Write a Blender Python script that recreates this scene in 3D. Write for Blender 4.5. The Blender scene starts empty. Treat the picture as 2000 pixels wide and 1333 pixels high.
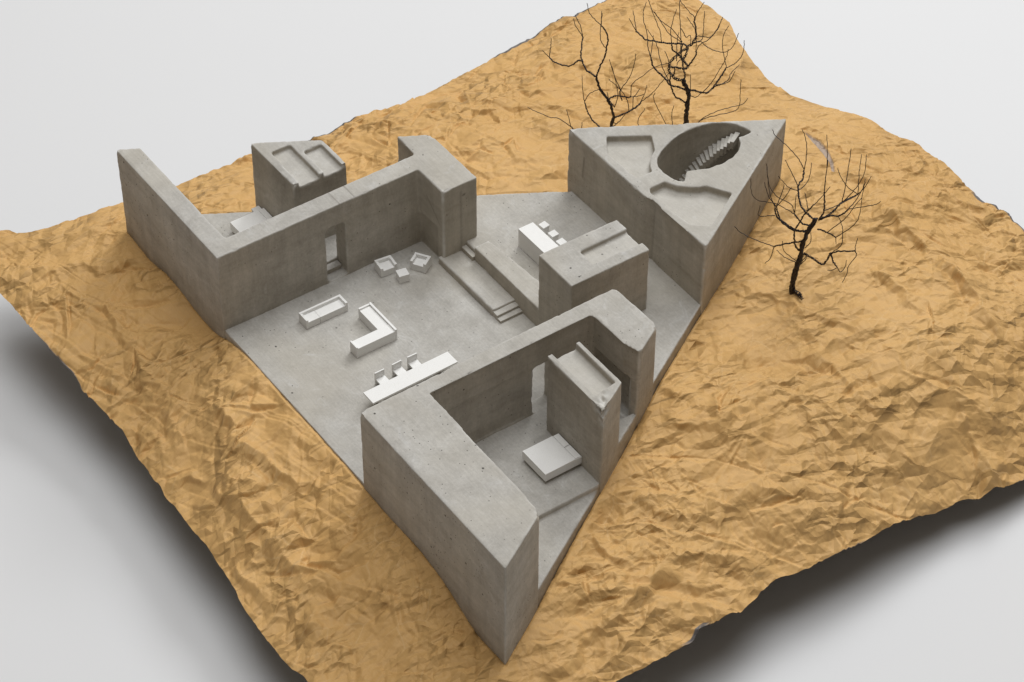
import bpy, bmesh, math, random
import numpy as np
from mathutils import Vector, Matrix
from mathutils.geometry import delaunay_2d_cdt
random.seed(7)
rng = np.random.default_rng(11)
scene = bpy.context.scene
col = scene.collection

# ------------------------------------------------------------------ camera
F_PX = 5061.2
def _rot(t, r, y):
    fwd = np.array([0, math.cos(t), -math.sin(t)]); right = np.array([1., 0, 0]); down = np.cross(fwd, right)
    m = np.array([right, down, fwd])
    c, s = math.cos(r), math.sin(r); rr = np.array([[c, -s, 0], [s, c, 0], [0, 0, 1]])
    c, s = math.cos(y), math.sin(y); ry = np.array([[c, -s, 0], [s, c, 0], [0, 0, 1]])
    return rr @ m @ ry
CM = _rot(math.radians(43.613), math.radians(0.231), math.radians(35.259))
CP = np.array([-0.67358516, -1.34758372, 1.40882762])
cam_data = bpy.data.cameras.new('camera')
cam_data.sensor_width = 36.0
cam_data.lens = F_PX / 2000 * 36
cam_data.clip_start = 0.05
cam_data.clip_end = 60
cam = bpy.data.objects.new('camera', cam_data)
mw = Matrix.Identity(4)
for i in range(3):
    mw[i][0] = CM[0][i]; mw[i][1] = -CM[1][i]; mw[i][2] = -CM[2][i]; mw[i][3] = CP[i]
cam.matrix_world = mw
col.objects.link(cam)
scene.camera = cam

def ray(px, py):
    return CM.T @ np.array([(px - 1000) / F_PX, (py - 666.5) / F_PX, 1.0])
def onz(px, py, z=0.0):
    """point of the plane at height z seen at a photo pixel"""
    d = ray(px, py); return CP + d * ((z - CP[2]) / d[2])
NH = np.array([CM[2][0], CM[2][1], 0.0]); NH /= np.linalg.norm(NH)

# ------------------------------------------------------------------ light
scene.view_settings.view_transform = 'Standard'
scene.view_settings.look = 'None'
scene.view_settings.gamma = 1.0
scene.view_settings.exposure = 0.0
world = bpy.data.worlds.new('World'); scene.world = world
world.use_nodes = True
bg = world.node_tree.nodes['Background']
bg.inputs[0].default_value = (1.0, 0.84, 0.66, 1)
bg.inputs[1].default_value = 0.14
def softbox(name, direction, dist, size, power, colour):
    ld = bpy.data.lights.new(name, 'AREA'); ld.shape = 'SQUARE'; ld.size = size; ld.energy = power; ld.color = colour
    o = bpy.data.objects.new(name, ld); col.objects.link(o)
    d = Vector(direction).normalized(); tgt = Vector((0.2, -0.12, 0.03))
    o.location = tgt + d * dist
    o.rotation_euler = d.to_track_quat('Z', 'Y').to_euler()
    return o
softbox('overhead_softbox', (0.03, 0.05, 0.98), 3.4, 2.4, 76.0, (0.985, 0.995, 1.0))
softbox('key_softbox', (0.60, 0.34, 0.72), 3.4, 1.45, 62.0, (0.985, 0.995, 1.0))

# ------------------------------------------------------------------ numpy noise
def _hash(ix, iy, iz, seed):
    h = (ix.astype(np.int64) * 374761393 + iy.astype(np.int64) * 668265263 + iz.astype(np.int64) * 2147483647 + seed * 1274126177) & 0xffffffff
    h = ((h ^ (h >> 13)) * 1274126177) & 0xffffffff
    h = (h ^ (h >> 16)) & 0xffffffff
    return h.astype(np.float64) / 0xffffffff * 2 - 1
def vnoise(p, scale, seed=0):
    """value noise in -1..1; p (n,3) in metres, scale = wavelength"""
    q = p / scale; i = np.floor(q); f = q - i; f = f * f * (3 - 2 * f); i = i.astype(np.int64)
    r = 0
    for dx in (0, 1):
        for dy in (0, 1):
            for dz in (0, 1):
                w = (f[:, 0] if dx else 1 - f[:, 0]) * (f[:, 1] if dy else 1 - f[:, 1]) * (f[:, 2] if dz else 1 - f[:, 2])
                r = r + w * _hash(i[:, 0] + dx, i[:, 1] + dy, i[:, 2] + dz, seed)
    return r
def sstep(a, b, x):
    t = np.clip((x - a) / (b - a), 0, 1); return t * t * (3 - 2 * t)

# ------------------------------------------------------------------ materials
class NT:
    def __init__(s, name):
        s.m = bpy.data.materials.new(name); s.m.use_nodes = True; s.t = s.m.node_tree
        s.b = s.t.nodes['Principled BSDF']; s.out = s.t.nodes['Material Output']
    def n(s, kind, **kw):
        nd = s.t.nodes.new(kind)
        for k, v in kw.items():
            if k.startswith('_'): setattr(nd, k[1:], v)
            else: nd.inputs[k.replace('__', ' ')].default_value = v
        return nd
    def l(s, a, b): s.t.links.new(a, b)
    def ramp(s, src, stops):
        r = s.n('ShaderNodeValToRGB'); e = r.color_ramp.elements
        e[0].position, e[0].color = stops[0][0], stops[0][1]
        e[1].position, e[1].color = stops[-1][0], stops[-1][1]
        for p, c in stops[1:-1]:
            x = e.new(p); x.color = c
        s.l(src, r.inputs[0]); return r.outputs[0]
    def mix(s, fac, a, b, mode='MIX'):
        m = s.n('ShaderNodeMix', _data_type='RGBA', _blend_type=mode)
        for inp, v in ((m.inputs[0], fac), (m.inputs[6], a), (m.inputs[7], b)):
            if isinstance(v, (float, int)): inp.default_value = v
            elif isinstance(v, tuple): inp.default_value = v
            else: s.l(v, inp)
        return m.outputs[2]
def g(v, a=1.0): return (v, v, v, a)

def concrete():
    m = NT('cast_concrete')
    tc = m.n('ShaderNodeTexCoord').outputs['Object']
    def noise(scale, detail=4, rough=.55, dist=0.0):
        n = m.n('ShaderNodeTexNoise', Scale=scale, Detail=detail, Roughness=rough, Distortion=dist); m.l(tc, n.inputs['Vector']); return n.outputs['Fac']
    big = noise(14, 3); mid = noise(55, 5, .6, .6); fine = noise(420, 3, .6); grit = noise(1500, 2, .6)
    c = m.ramp(big, [(.30, (.375, .360, .330, 1)), (.5, (.435, .420, .390, 1)), (.72, (.50, .490, .462, 1))])
    c = m.mix(.55, c, m.ramp(mid, [(.28, (.335, .320, .292, 1)), (.5, (.435, .420, .390, 1)), (.75, (.535, .525, .50, 1))]), 'MIX')
    c = m.mix(.34, c, m.ramp(fine, [(.3, g(.38)), (.7, g(.62))]), 'OVERLAY')
    c = m.mix(.22, c, m.ramp(grit, [(.3, g(.35)), (.7, g(.65))]), 'OVERLAY')
    wt = noise(7.5, 3, .5, .5)
    c = m.mix(m.ramp(wt, [(.48, g(0)), (.66, g(.40))]), c, (.47, .435, .365, 1))
    # lime bloom: pale smears
    sm = noise(38, 6, .7, 1.6)
    c = m.mix(m.ramp(sm, [(.58, g(0)), (.70, g(.50))]), c, (.56, .555, .54, 1))
    # scratches
    mp = m.n('ShaderNodeMapping', Scale=(900, 60, 200), Rotation=(0, 0, .6)); m.l(tc, mp.inputs[0])
    sn = m.n('ShaderNodeTexNoise', Scale=1.0, Detail=2.0); m.l(mp.outputs[0], sn.inputs['Vector'])
    c = m.mix(.26, c, m.ramp(sn.outputs['Fac'], [(.35, g(.42)), (.68, g(.58))]), 'OVERLAY')
    # darker damp stains
    ds = noise(24, 5, .65, .8)
    c = m.mix(m.ramp(ds, [(.24, g(.40)), (.37, g(0))]), c, (.24, .232, .216, 1))
    # air pits in two sizes
    pit_bump = []
    for sc, rad, keep in ((120, .13, .90), (330, .19, .80)):
        v = m.n('ShaderNodeTexVoronoi', Scale=sc); m.l(tc, v.inputs['Vector'])
        near = m.ramp(v.outputs['Distance'], [(rad * .6, g(1)), (rad, g(0))])
        sep = m.n('ShaderNodeSeparateColor'); m.l(v.outputs['Color'], sep.inputs[0])
        on = m.n('ShaderNodeMath', _operation='GREATER_THAN'); m.l(sep.outputs[0], on.inputs[0]); on.inputs[1].default_value = keep
        cl = noise(11, 2); gate = m.ramp(cl, [(.50, g(0)), (.58, g(1))])
        mu = m.n('ShaderNodeMath', _operation='MULTIPLY'); m.l(near, mu.inputs[0]); m.l(on.outputs[0], mu.inputs[1])
        mu2 = m.n('ShaderNodeMath', _operation='MULTIPLY'); m.l(mu.outputs[0], mu2.inputs[0]); m.l(gate, mu2.inputs[1])
        c = m.mix(mu2.outputs[0], c, (.10, .095, .085, 1)); pit_bump.append(mu2.outputs[0])
    # vertical run marks and pour bands on upright faces
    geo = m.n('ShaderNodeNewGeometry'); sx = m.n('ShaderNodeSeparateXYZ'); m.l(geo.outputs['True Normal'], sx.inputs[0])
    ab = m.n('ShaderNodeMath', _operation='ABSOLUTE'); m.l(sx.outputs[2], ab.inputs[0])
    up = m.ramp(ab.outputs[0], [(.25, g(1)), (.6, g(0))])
    mp2 = m.n('ShaderNodeMapping', Scale=(130, 130, 11)); m.l(tc, mp2.inputs[0])
    st = m.n('ShaderNodeTexNoise', Scale=1.0, Detail=4.0, Roughness=.6); m.l(mp2.outputs[0], st.inputs['Vector'])
    mp3 = m.n('ShaderNodeMapping', Scale=(9, 9, 70), Rotation=(.25, .1, 0)); m.l(tc, mp3.inputs[0])
    pb = m.n('ShaderNodeTexNoise', Scale=1.0, Detail=3.0, Roughness=.55, Distortion=1.2); m.l(mp3.outputs[0], pb.inputs['Vector'])
    f1 = m.n('ShaderNodeMath', _operation='MULTIPLY'); m.l(up, f1.inputs[0]); f1.inputs[1].default_value = .30
    c = m.mix(f1.outputs[0], c, m.ramp(st.outputs['Fac'], [(.30, g(.34)), (.5, g(.5)), (.72, g(.62))]), 'OVERLAY')
    c = m.mix(f1.outputs[0], c, m.ramp(pb.outputs['Fac'], [(.32, (.36, .345, .32, 1)), (.5, g(.5)), (.70, g(.61))]), 'OVERLAY')
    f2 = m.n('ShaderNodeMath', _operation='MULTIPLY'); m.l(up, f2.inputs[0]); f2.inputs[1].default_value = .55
    c = m.mix(f2.outputs[0], c, (.92, .85, .745, 1), 'MULTIPLY')  # warm bounced light from the paper, painted into upright faces as a tint
    # trays cast against plastic are paler, worn edges paler still, saw marks darker
    pa = m.n('ShaderNodeAttribute', _attribute_name='pale'); c = m.mix(pa.outputs['Fac'], c, (.62, .595, .54, 1))
    we = m.n('ShaderNodeAttribute', _attribute_name='wear'); c = m.mix(we.outputs['Fac'], c, (.66, .65, .62, 1))
    mk = m.n('ShaderNodeAttribute', _attribute_name='mark'); c = m.mix(mk.outputs['Fac'], c, (.15, .135, .115, 1))
    m.l(c, m.b.inputs['Base Color'])
    m.b.inputs['Roughness'].default_value = .82
    m.b.inputs['Specular IOR Level'].default_value = .25
    h = m.n('ShaderNodeMath', _operation='ADD'); m.l(mid, h.inputs[0]); m.l(fine, h.inputs[1])
    h2 = m.n('ShaderNodeMath', _operation='SUBTRACT'); m.l(h.outputs[0], h2.inputs[0]); m.l(pit_bump[0], h2.inputs[1])
    b = m.n('ShaderNodeBump', Strength=.45, Distance=.0005); m.l(h2.outputs[0], b.inputs['Height']); m.l(b.outputs[0], m.b.inputs['Normal'])
    return m.m

def foam(name, v):
    m = NT(name); tc = m.n('ShaderNodeTexCoord').outputs['Object']
    vo = m.n('ShaderNodeTexVoronoi', Scale=900, _feature='DISTANCE_TO_EDGE'); m.l(tc, vo.inputs['Vector'])
    n = m.n('ShaderNodeTexNoise', Scale=160.0, Detail=4.0); m.l(tc, n.inputs['Vector'])
    c = m.ramp(vo.outputs['Distance'], [(0.0, (v * .93, v * .925, v * .905, 1)), (.12, (v, v, v * .985, 1))])
    c = m.mix(.25, c, m.ramp(n.outputs['Fac'], [(.35, g(.44)), (.6, g(.56))]), 'OVERLAY')
    m.l(c, m.b.inputs['Base Color']); m.b.inputs['Roughness'].default_value = .75
    m.b.inputs['Subsurface Weight'].default_value = 0.0
    b = m.n('ShaderNodeBump', Strength=.5, Distance=.0002); m.l(vo.outputs['Distance'], b.inputs['Height']); m.l(b.outputs[0], m.b.inputs['Normal'])
    return m.m

def paper_mat():
    m = NT('kraft_paper'); tc = m.n('ShaderNodeTexCoord').outputs['Object']
    n = m.n('ShaderNodeTexNoise', Scale=6.0, Detail=4.0); m.l(tc, n.inputs['Vector'])
    c = m.ramp(n.outputs['Fac'], [(.3, (.580, .347, .128, 1)), (.7, (.648, .400, .158, 1))])
    mp = m.n('ShaderNodeMapping', Scale=(1500, 40, 40), Rotation=(0, 0, math.radians(-28))); m.l(tc, mp.inputs[0])
    fb = m.n('ShaderNodeTexNoise', Scale=1.0, Detail=2.0); m.l(mp.outputs[0], fb.inputs['Vector'])
    c = m.mix(.22, c, m.ramp(fb.outputs['Fac'], [(.35, g(.44)), (.65, g(.56))]), 'OVERLAY')
    sp = m.n('ShaderNodeTexNoise', Scale=900.0, Detail=2.0); m.l(tc, sp.inputs['Vector'])
    c = m.mix(.15, c, m.ramp(sp.outputs['Fac'], [(.35, g(.42)), (.65, g(.58))]), 'OVERLAY')
    at = m.n('ShaderNodeAttribute', _attribute_name='torn')
    c = m.mix(at.outputs['Fac'], c, (.155, .142, .138, 1))  # grey torn lining, its colour darkened to paint in shade on down-facing edges
    a2 = m.n('ShaderNodeAttribute', _attribute_name='tear'); c = m.mix(a2.outputs['Fac'], c, (.40, .32, .26, 1))
    geo = m.n('ShaderNodeNewGeometry')
    c = m.mix(geo.outputs['Backfacing'], c, (.24, .22, .205, 1))
    m.l(c, m.b.inputs['Base Color']); m.b.inputs['Roughness'].default_value = .62
    m.b.inputs['Specular IOR Level'].default_value = .3
    # fine crease relief: continuous small facets (polyhedral distance fields), each scale turned its own way
    def math_(op, a, b):
        n_ = m.n('ShaderNodeMath', _operation=op)
        for inp, v_ in ((n_.inputs[0], a), (n_.inputs[1], b)):
            if isinstance(v_, (int, float)): inp.default_value = v_
            else: m.l(v_, inp)
        return n_.outputs[0]
    nz = m.n('ShaderNodeTexNoise', Scale=38.0, Detail=2.0); m.l(tc, nz.inputs['Vector'])
    wp = m.n('ShaderNodeVectorMath', _operation='SCALE'); m.l(nz.outputs['Color'], wp.inputs[0]); wp.inputs['Scale'].default_value = .010
    ad = m.n('ShaderNodeVectorMath', _operation='ADD'); m.l(tc, ad.inputs[0]); m.l(wp.outputs[0], ad.inputs[1])
    tot = None
    for k, (sc, metric, slope, rot, kx, ky) in enumerate(((28.0, 'MANHATTAN', .20, .3, .7, 1.2), (44.0, 'CHEBYCHEV', .37, 1.0, .6, 1.15), (80.0, 'MANHATTAN', .36, 2.0, .75, 1.1), (160.0, 'CHEBYCHEV', .20, .6, .8, 1.1))):
        mpv = m.n('ShaderNodeMapping', Scale=(sc * kx, sc * ky, sc), Rotation=(0, 0, rot), Location=(k * 3.7, k * 1.9, 0)); m.l(ad.outputs[0], mpv.inputs[0])
        v = m.n('ShaderNodeTexVoronoi', Scale=1.0, _voronoi_dimensions='2D', _distance=metric); m.l(mpv.outputs[0], v.inputs['Vector'])
        msk = m.n('ShaderNodeTexNoise', Scale=9.0 + 5 * k, Detail=1.0, _noise_dimensions='3D'); m.l(tc, msk.inputs['Vector'])
        mk_ = m.ramp(msk.outputs['Fac'], [(.40, g(.14)), (.60, g(1))])
        h = math_('MULTIPLY', math_('MULTIPLY', v.outputs['Distance'], slope / sc), mk_)
        tot = h if tot is None else math_('ADD', tot, h)
    vc = m.n('ShaderNodeTexVoronoi', Scale=1.0, _voronoi_dimensions='2D', _feature='DISTANCE_TO_EDGE')
    mpc = m.n('ShaderNodeMapping', Scale=(40, 62, 50), Rotation=(0, 0, 1.0)); m.l(ad.outputs[0], mpc.inputs[0]); m.l(mpc.outputs[0], vc.inputs['Vector'])
    ln = m.ramp(vc.outputs['Distance'], [(0.0, g(1)), (.035, g(0))])
    gt = m.n('ShaderNodeTexNoise', Scale=26.0, Detail=2.0); m.l(tc, gt.inputs['Vector'])
    worn = math_('MULTIPLY', ln, m.ramp(gt.outputs['Fac'], [(.50, g(0)), (.64, g(.35))]))
    c2 = m.mix(worn, c, (.74, .52, .27, 1)); m.l(c2, m.b.inputs['Base Color'])
    b = m.n('ShaderNodeBump', Strength=1.0, Distance=1.0); m.l(tot, b.inputs['Height'])
    b2 = m.n('ShaderNodeBump', Strength=.2, Distance=.0002); m.l(fb.outputs['Fac'], b2.inputs['Height']); m.l(b.outputs[0], b2.inputs['Normal'])
    m.l(b2.outputs[0], m.b.inputs['Normal'])
    return m.m

def plain(name, colour, rough=.7, scale=40.0, var=.08, metal=0.0):
    m = NT(name); tc = m.n('ShaderNodeTexCoord').outputs['Object']
    n = m.n('ShaderNodeTexNoise', Scale=scale, Detail=3.0); m.l(tc, n.inputs['Vector'])
    c = m.ramp(n.outputs['Fac'], [(.3, tuple(x * (1 - var) for x in colour) + (1,)), (.7, tuple(x * (1 + var) for x in colour) + (1,))])
    m.l(c, m.b.inputs['Base Color']); m.b.inputs['Roughness'].default_value = rough; m.b.inputs['Metallic'].default_value = metal
    return m.m

CON = concrete()
FOAM = foam('white_foam', .84)
PAPER = paper_mat()
TABLE = plain('white_backdrop', (.712, .720, .735), .8, 2.0, .008)
WIRE = plain('dark_wire', (.022, .013, .010), .5, 900.0, .35)

# ------------------------------------------------------------------ object helpers
def link(o, parent=None):
    col.objects.link(o)
    if parent is not None: o.parent = parent
    return o
def mesh_obj(name, verts, faces, mat, parent=None, smooth=False):
    me = bpy.data.meshes.new(name); me.from_pydata([tuple(v) for v in verts], [], faces); me.materials.append(mat)
    if smooth: me.shade_smooth()
    me.update()
    return link(bpy.data.objects.new(name, me), parent)
def thing(name, label, cat, loc=(0, 0, 0), rotz=0.0, group=None):
    o = bpy.data.objects.new(name, None); o.empty_display_size = .01; col.objects.link(o)
    o.location = loc; o.rotation_euler = (0, 0, rotz); o['label'] = label; o['category'] = cat
    if group: o['group'] = group
    return o
def prism_bm(poly, z0, z1, bm=None):
    bm = bm or bmesh.new()
    a = sum(poly[i][0] * poly[(i + 1) % len(poly)][1] - poly[(i + 1) % len(poly)][0] * poly[i][1] for i in range(len(poly)))
    if a < 0: poly = poly[::-1]
    z0 = z0 if isinstance(z0, (list, tuple)) else [z0] * len(poly)
    lo = [bm.verts.new((x, y, z)) for (x, y), z in zip(poly, z0)]; hi = [bm.verts.new((x, y, z1)) for x, y in poly]
    bm.faces.new(lo[::-1]); bm.faces.new(hi)
    for i in range(len(poly)):
        j = (i + 1) % len(poly); bm.faces.new((lo[i], lo[j], hi[j], hi[i]))
    return bm
def tmp(bm):
    bmesh.ops.triangulate(bm, faces=[f for f in bm.faces if len(f.verts) > 4])
    me = bpy.data.meshes.new('tmp'); bm.to_mesh(me); bm.free(); o = bpy.data.objects.new('tmp', me); col.objects.link(o); return o
def rect(x0, y0, x1, y1): return [(x0, y0), (x1, y0), (x1, y1), (x0, y1)]

H_ = .0775
CHIP = [(.001, -.206, H_, .0065, .0012), (.0495, -.3595, H_, .0070, .0014), (0, -.388, H_, .0035, .0010), (.3174, -.2060, H_, .0035, .0010), (0, -.0005, H_, .0030, .0008),
        (.3160, -.0290, H_, .0075, .0009), (.232, -.2560, H_, .0060, .0013), (.0937, .0400, H_, .0060, .0016), (.143, .0396, H_, .0060, .0012), (.2190, -.0358, .008, .005, .0012),
        (.2185, .0290, H_, .005, .0010), (.0930, .1050, H_, .0035, .0012), (.0, .1590, H_, .0040, .0012)]      # (x, y, z, radius, depth) broken corners
def cast(name, adds, cuts, mat, parent, voxel=.0011, wob=1.0, seed=0, label=None, marks=()):
    """concrete casting: union of prisms, minus prisms, with softened and slightly broken edges"""
    bm = bmesh.new()
    for poly, z0, z1 in adds: prism_bm(poly, z0, z1, bm)
    base = tmp(bm); cutters = []
    for poly, z0, z1 in cuts:
        c = tmp(prism_bm(poly, z0, z1)); cutters.append(c)
    if len(adds) > 1:
        md = base.modifiers.new('r0', 'REMESH'); md.mode = 'VOXEL'; md.voxel_size = voxel
    for c in cutters:
        md = base.modifiers.new('b', 'BOOLEAN'); md.operation = 'DIFFERENCE'; md.object = c; md.solver = 'EXACT'
    md = base.modifiers.new('r', 'REMESH'); md.mode = 'VOXEL'; md.voxel_size = voxel
    dg = bpy.context.evaluated_depsgraph_get(); dg.update()
    me = bpy.data.meshes.new_from_object(base.evaluated_get(dg)); me.name = name
    for c in cutters + [base]:
        m_ = c.data; bpy.data.objects.remove(c); bpy.data.meshes.remove(m_)
    n = len(me.vertices); co = np.empty(n * 3); me.vertices.foreach_get('co', co); co = co.reshape(-1, 3)
    me.update(); no = np.empty(n * 3, dtype=np.float32)
    me.vertices.foreach_get('normal', no); no = no.reshape(-1, 3).astype(float)
    # an edge is where the smoothed normal is neither up nor horizontal, or differs from its neighbours'
    ed = np.empty(len(me.edges) * 2, dtype=np.int32); me.edges.foreach_get('vertices', ed); ed = ed.reshape(-1, 2)
    acc = no.copy(); cnt = np.ones(n)
    for _ in range(2):
        s = acc.copy()
        for k in range(3):
            s[:, k] += np.bincount(ed[:, 0], acc[ed[:, 1], k], n) + np.bincount(ed[:, 1], acc[ed[:, 0], k], n)
        acc = s / np.maximum(np.linalg.norm(s, axis=1, keepdims=True), 1e-9)
    dcur = np.linalg.norm(acc - no, axis=1)
    # mean position of neighbours -> convexity
    s = np.zeros_like(co); deg = np.bincount(ed[:, 0], minlength=n) + np.bincount(ed[:, 1], minlength=n)
    for k in range(3):
        s[:, k] = np.bincount(ed[:, 0], co[ed[:, 1], k], n) + np.bincount(ed[:, 1], co[ed[:, 0], k], n)
    lap = s / np.maximum(deg, 1)[:, None] - co
    convex = -(lap * no).sum(1)
    cv = convex.copy()
    for _ in range(2):
        cv = (cv + np.bincount(ed[:, 0], cv[ed[:, 1]], n) + np.bincount(ed[:, 1], cv[ed[:, 0]], n)) / (deg + 1)
    edge = sstep(.03, .14, cv / voxel)
    d = wob * (.00016 * vnoise(co, .022, seed + 1) + .00010 * vnoise(co, .007, seed + 2) + .00005 * vnoise(co, .0028, seed + 3))
    chip = sstep(.35, .95, vnoise(co, .009, seed + 4) * .7 + vnoise(co, .0035, seed + 5) * .55)
    d = d - edge * (.00018 + .0013 * chip + .00028 * vnoise(co, .0026, seed + 6) + .00022 * vnoise(co, .008, seed + 7))
    for (cx, cy, cz, r, dep) in CHIP:
        q = np.linalg.norm(co - np.array([cx, cy, cz]), axis=1)
        f = sstep(r, r * .25, q) * (.45 + .8 * np.clip(vnoise(co, .0032, 91) + .3, -.4, 1)); d = d - dep * f
    co = co + no * d[:, None]
    pale = np.zeros(n)
    for poly, z0, z1 in cuts:
        if z1 < .09 or z0 < .05: continue
        xs, ys = [q[0] for q in poly], [q[1] for q in poly]
        pale = np.maximum(pale, ((np.abs(co[:, 2] - z0) < .0009) & (co[:, 0] > min(xs)) & (co[:, 0] < max(xs)) & (co[:, 1] > min(ys)) & (co[:, 1] < max(ys))) * .22)
    wear = edge * np.clip(.42 + .6 * chip + .6 * vnoise(co, .012, seed + 8), 0, .95)
    for (cx, cy, cz, rr_, dep) in CHIP:
        q = np.linalg.norm(co - np.array([cx, cy, cz]), axis=1); wear = np.maximum(wear, .75 * sstep(rr_, rr_ * .4, q) * np.clip(vnoise(co, .0028, 92) + .45, 0, 1))
    mark = np.zeros(n)
    for (a, b, wd_, k_) in marks:      # a line from a to b on the surface
        a, b = np.array(a), np.array(b); t = np.clip(((co - a) @ (b - a)) / ((b - a) @ (b - a)), 0, 1)
        q = np.linalg.norm(co - a - t[:, None] * (b - a), axis=1); mark = np.maximum(mark, k_ * sstep(wd_, wd_ * .3, q))
    for nm, arr in (('pale', pale), ('wear', wear), ('mark', mark)):
        at = me.attributes.new(nm, 'FLOAT', 'POINT'); at.data.foreach_set('value', arr.astype(np.float32))
    me.vertices.foreach_set('co', co.ravel()); me.materials.clear(); me.materials.append(mat)
    me.shade_smooth(); me.update()
    o = link(bpy.data.objects.new(name, me), parent)
    if label: o['label'] = label
    return o

def block(name, poly, z0, z1, mat, parent, bev=.00035, label=None, seed=1, jit=.00012):
    bm = prism_bm(poly, z0, z1)
    bmesh.ops.bevel(bm, geom=bm.edges[:], offset=bev, segments=2, affect='EDGES', profile=.6)
    r = random.Random(seed)
    ph = [r.uniform(0, 6.28) for _ in range(3)]
    for v in bm.verts:
        v.co.x += jit * math.sin(v.co.y * 700 + ph[0]); v.co.y += jit * math.sin(v.co.x * 640 + ph[1]); v.co.z += jit * .6 * math.sin((v.co.x + v.co.y) * 500 + ph[2])
    me = bpy.data.meshes.new(name); bm.to_mesh(me); bm.free(); me.materials.append(mat)
    o = link(bpy.data.objects.new(name, me), parent)
    if label: o['label'] = label
    return o

# ------------------------------------------------------------------ the concrete model: plan in metres
H = .0775
SLOPE_BC, SLOPE_CA = .5737, -.601
def ybc(x): return -.388 + SLOPE_BC * x
def yca(x): return .1607 - .5936 * x
def ycf(x): return .1585 + SLOPE_CA * x      # the floors stop a few millimetres short of the blocks
XC = (.1607 + .388) / (SLOPE_BC + .5936)
I = .0007
house = thing('concrete_house_model', 'grey cast concrete triangular house model with open rooms on the crumpled paper', 'architectural model')

def clip_floor(x0, x1, y0=None, y1=None):
    """part of the slab triangle between two x (and y) limits"""
    pts = [(x0, ybc(x0) + 2 * I), (x1, ybc(x1) + 2 * I), (x1, ycf(x1) - 2 * I), (x0, ycf(x0) - 2 * I)]
    def cut(pl, a, b, c):
        out = []
        for i in range(len(pl)):
            p, q = pl[i], pl[(i + 1) % len(pl)]; fp = a * p[0] + b * p[1] - c; fq = a * q[0] + b * q[1] - c
            if fp >= 0: out.append(p)
            if fp * fq < 0:
                t = fp / (fp - fq); out.append((p[0] + t * (q[0] - p[0]), p[1] + t * (q[1] - p[1])))
        return out
    if y0 is not None: pts = cut(pts, 0, 1, y0)
    if y1 is not None: pts = cut(pts, 0, -1, -y1)
    return pts
ZB = -.034
cast('base_slab', [
    (clip_floor(I, XC - .006), ZB, -.0052),
    (clip_floor(I, .330, -.3045, None), ZB, 0.0),
    (clip_floor(.2082, XC - .008, -.2095, None), ZB, .0148),
    (clip_floor(.2180, .40, -.300, None), ZB, .0148),
    (clip_floor(I + .0005, .205, .0150, None), ZB, .0080),
    (clip_floor(.17, .2190, None, -.2655), ZB, .0096),
], [], CON, house, voxel=.0012, wob=1.6, seed=3)

# left wall + rear wall + pillar block: one casting
side = [(0, -.0005), (.1862, -.0002), (.1862, -.0350), (.2190, -.0358), (.2190, yca(.2190)), (.1952, yca(.1952)), (.1942, .0172),
        (.0174, .0164), (.0172, yca(.0172) ), (.0010, yca(.001)), (0, yca(0) - .0006)]
cast('perimeter_wall', [(side, ZB, H)],
     [([(.0976, -.003), (.1160, -.003), (.1164, .022), (.0976, .022)], .0016, .0553),
      ([(.0990, -.004), (.1150, -.004), (.1154, .023), (.0990, .023)], .0010, .0568),
      (rect(.1845, -.0262, .1880, -.0012), -.001, .0330)],
     CON, house, seed=11, marks=[((.1115, -.001, H), (.1112, .018, H), .0009, .55), ((.1262, -.001, H), (.1258, .018, H), .0009, .55),
        ((.2035, -.0356, .070), (.2035, -.0356, .010), .0010, .45), ((.2060, -.0356, H - .012), (.2068, -.0356, H - .012), .0016, .9), ((.1900, -.0356, .052), (.1903, -.0356, .051), .0012, .8),
        ((0, -.0008, .0725), (0, -.0008, .0), .0009, .6), ((.1862, -.030, .040), (.1862, -.012, .058), .0014, .3), ((.186, -.0352, .075), (.186, -.0352, .002), .0008, .5)])
block('step', rect(.0978, .0085, .1158, .0165), -.002, .0050, CON, house, seed=5)

# block with two sunken roof trays at the back
lb = [(.0930, yca(.0930)), (.1432, yca(.1432)), (.1430, .0396), (.0937, .0400)]
cast('roof_block', [(lb, ZB, H)],
     [([(.1006, .0856), (.1184, .0852), (.1178, .030), (.0992, .030)], .0727, .1),
      ([(.1230, .0718), (.1396, .0717), (.1393, .030), (.1226, .030)], .0727, .1)],
     CON, house, seed=23, label='rear concrete block with two open roof trays')

# front U: diagonal wing, long wall, end pier
CHIP.append((.1475, -.3000, H, .0125, .0034))
CHIP.append((.1560, -.2935, H, .007, .0020))
CHIP.append((.1450, -.3050, .066, .009, .0014))
rc = []
for a in range(0, 91, 15):   # rounded inside corner
    rc.append((.1955 + .0045 * math.cos(math.radians(90 - a)), -.2205 + .0045 * math.sin(math.radians(90 - a))))
fr = [(0, -.2040), (.2285, -.2025), (.2318, -.2055), (.2325, ybc(.2325) + .0008), (.2295, ybc(.2295) - .0002), (.2075, ybc(.2075)), (.2045, ybc(.2045) + .0015)] + \
     [(.2005, -.255)] + rc[::-1] + [(.0528, -.2162), (.0514, -.2172), (.0495, ybc(.0495) + .001), (.0470, ybc(.0470)), (0, -.3880)]
cast('front_wing', [(fr, ZB, H)],
     [([(.1464, -.228), (.1655, -.228), (.1655, -.195), (.1460, -.195)], .0005, .0485),
      ([(.1985, -.2610), (.2090, -.2610), (.2090, -.2200), (.1985, -.2200)], .001, .0455),
      (rect(.0600, -.2170, .1400, -.2154), .001, .0500)],
     CON, house, seed=37, label='front concrete wing with thick diagonal end and long wall')

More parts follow.
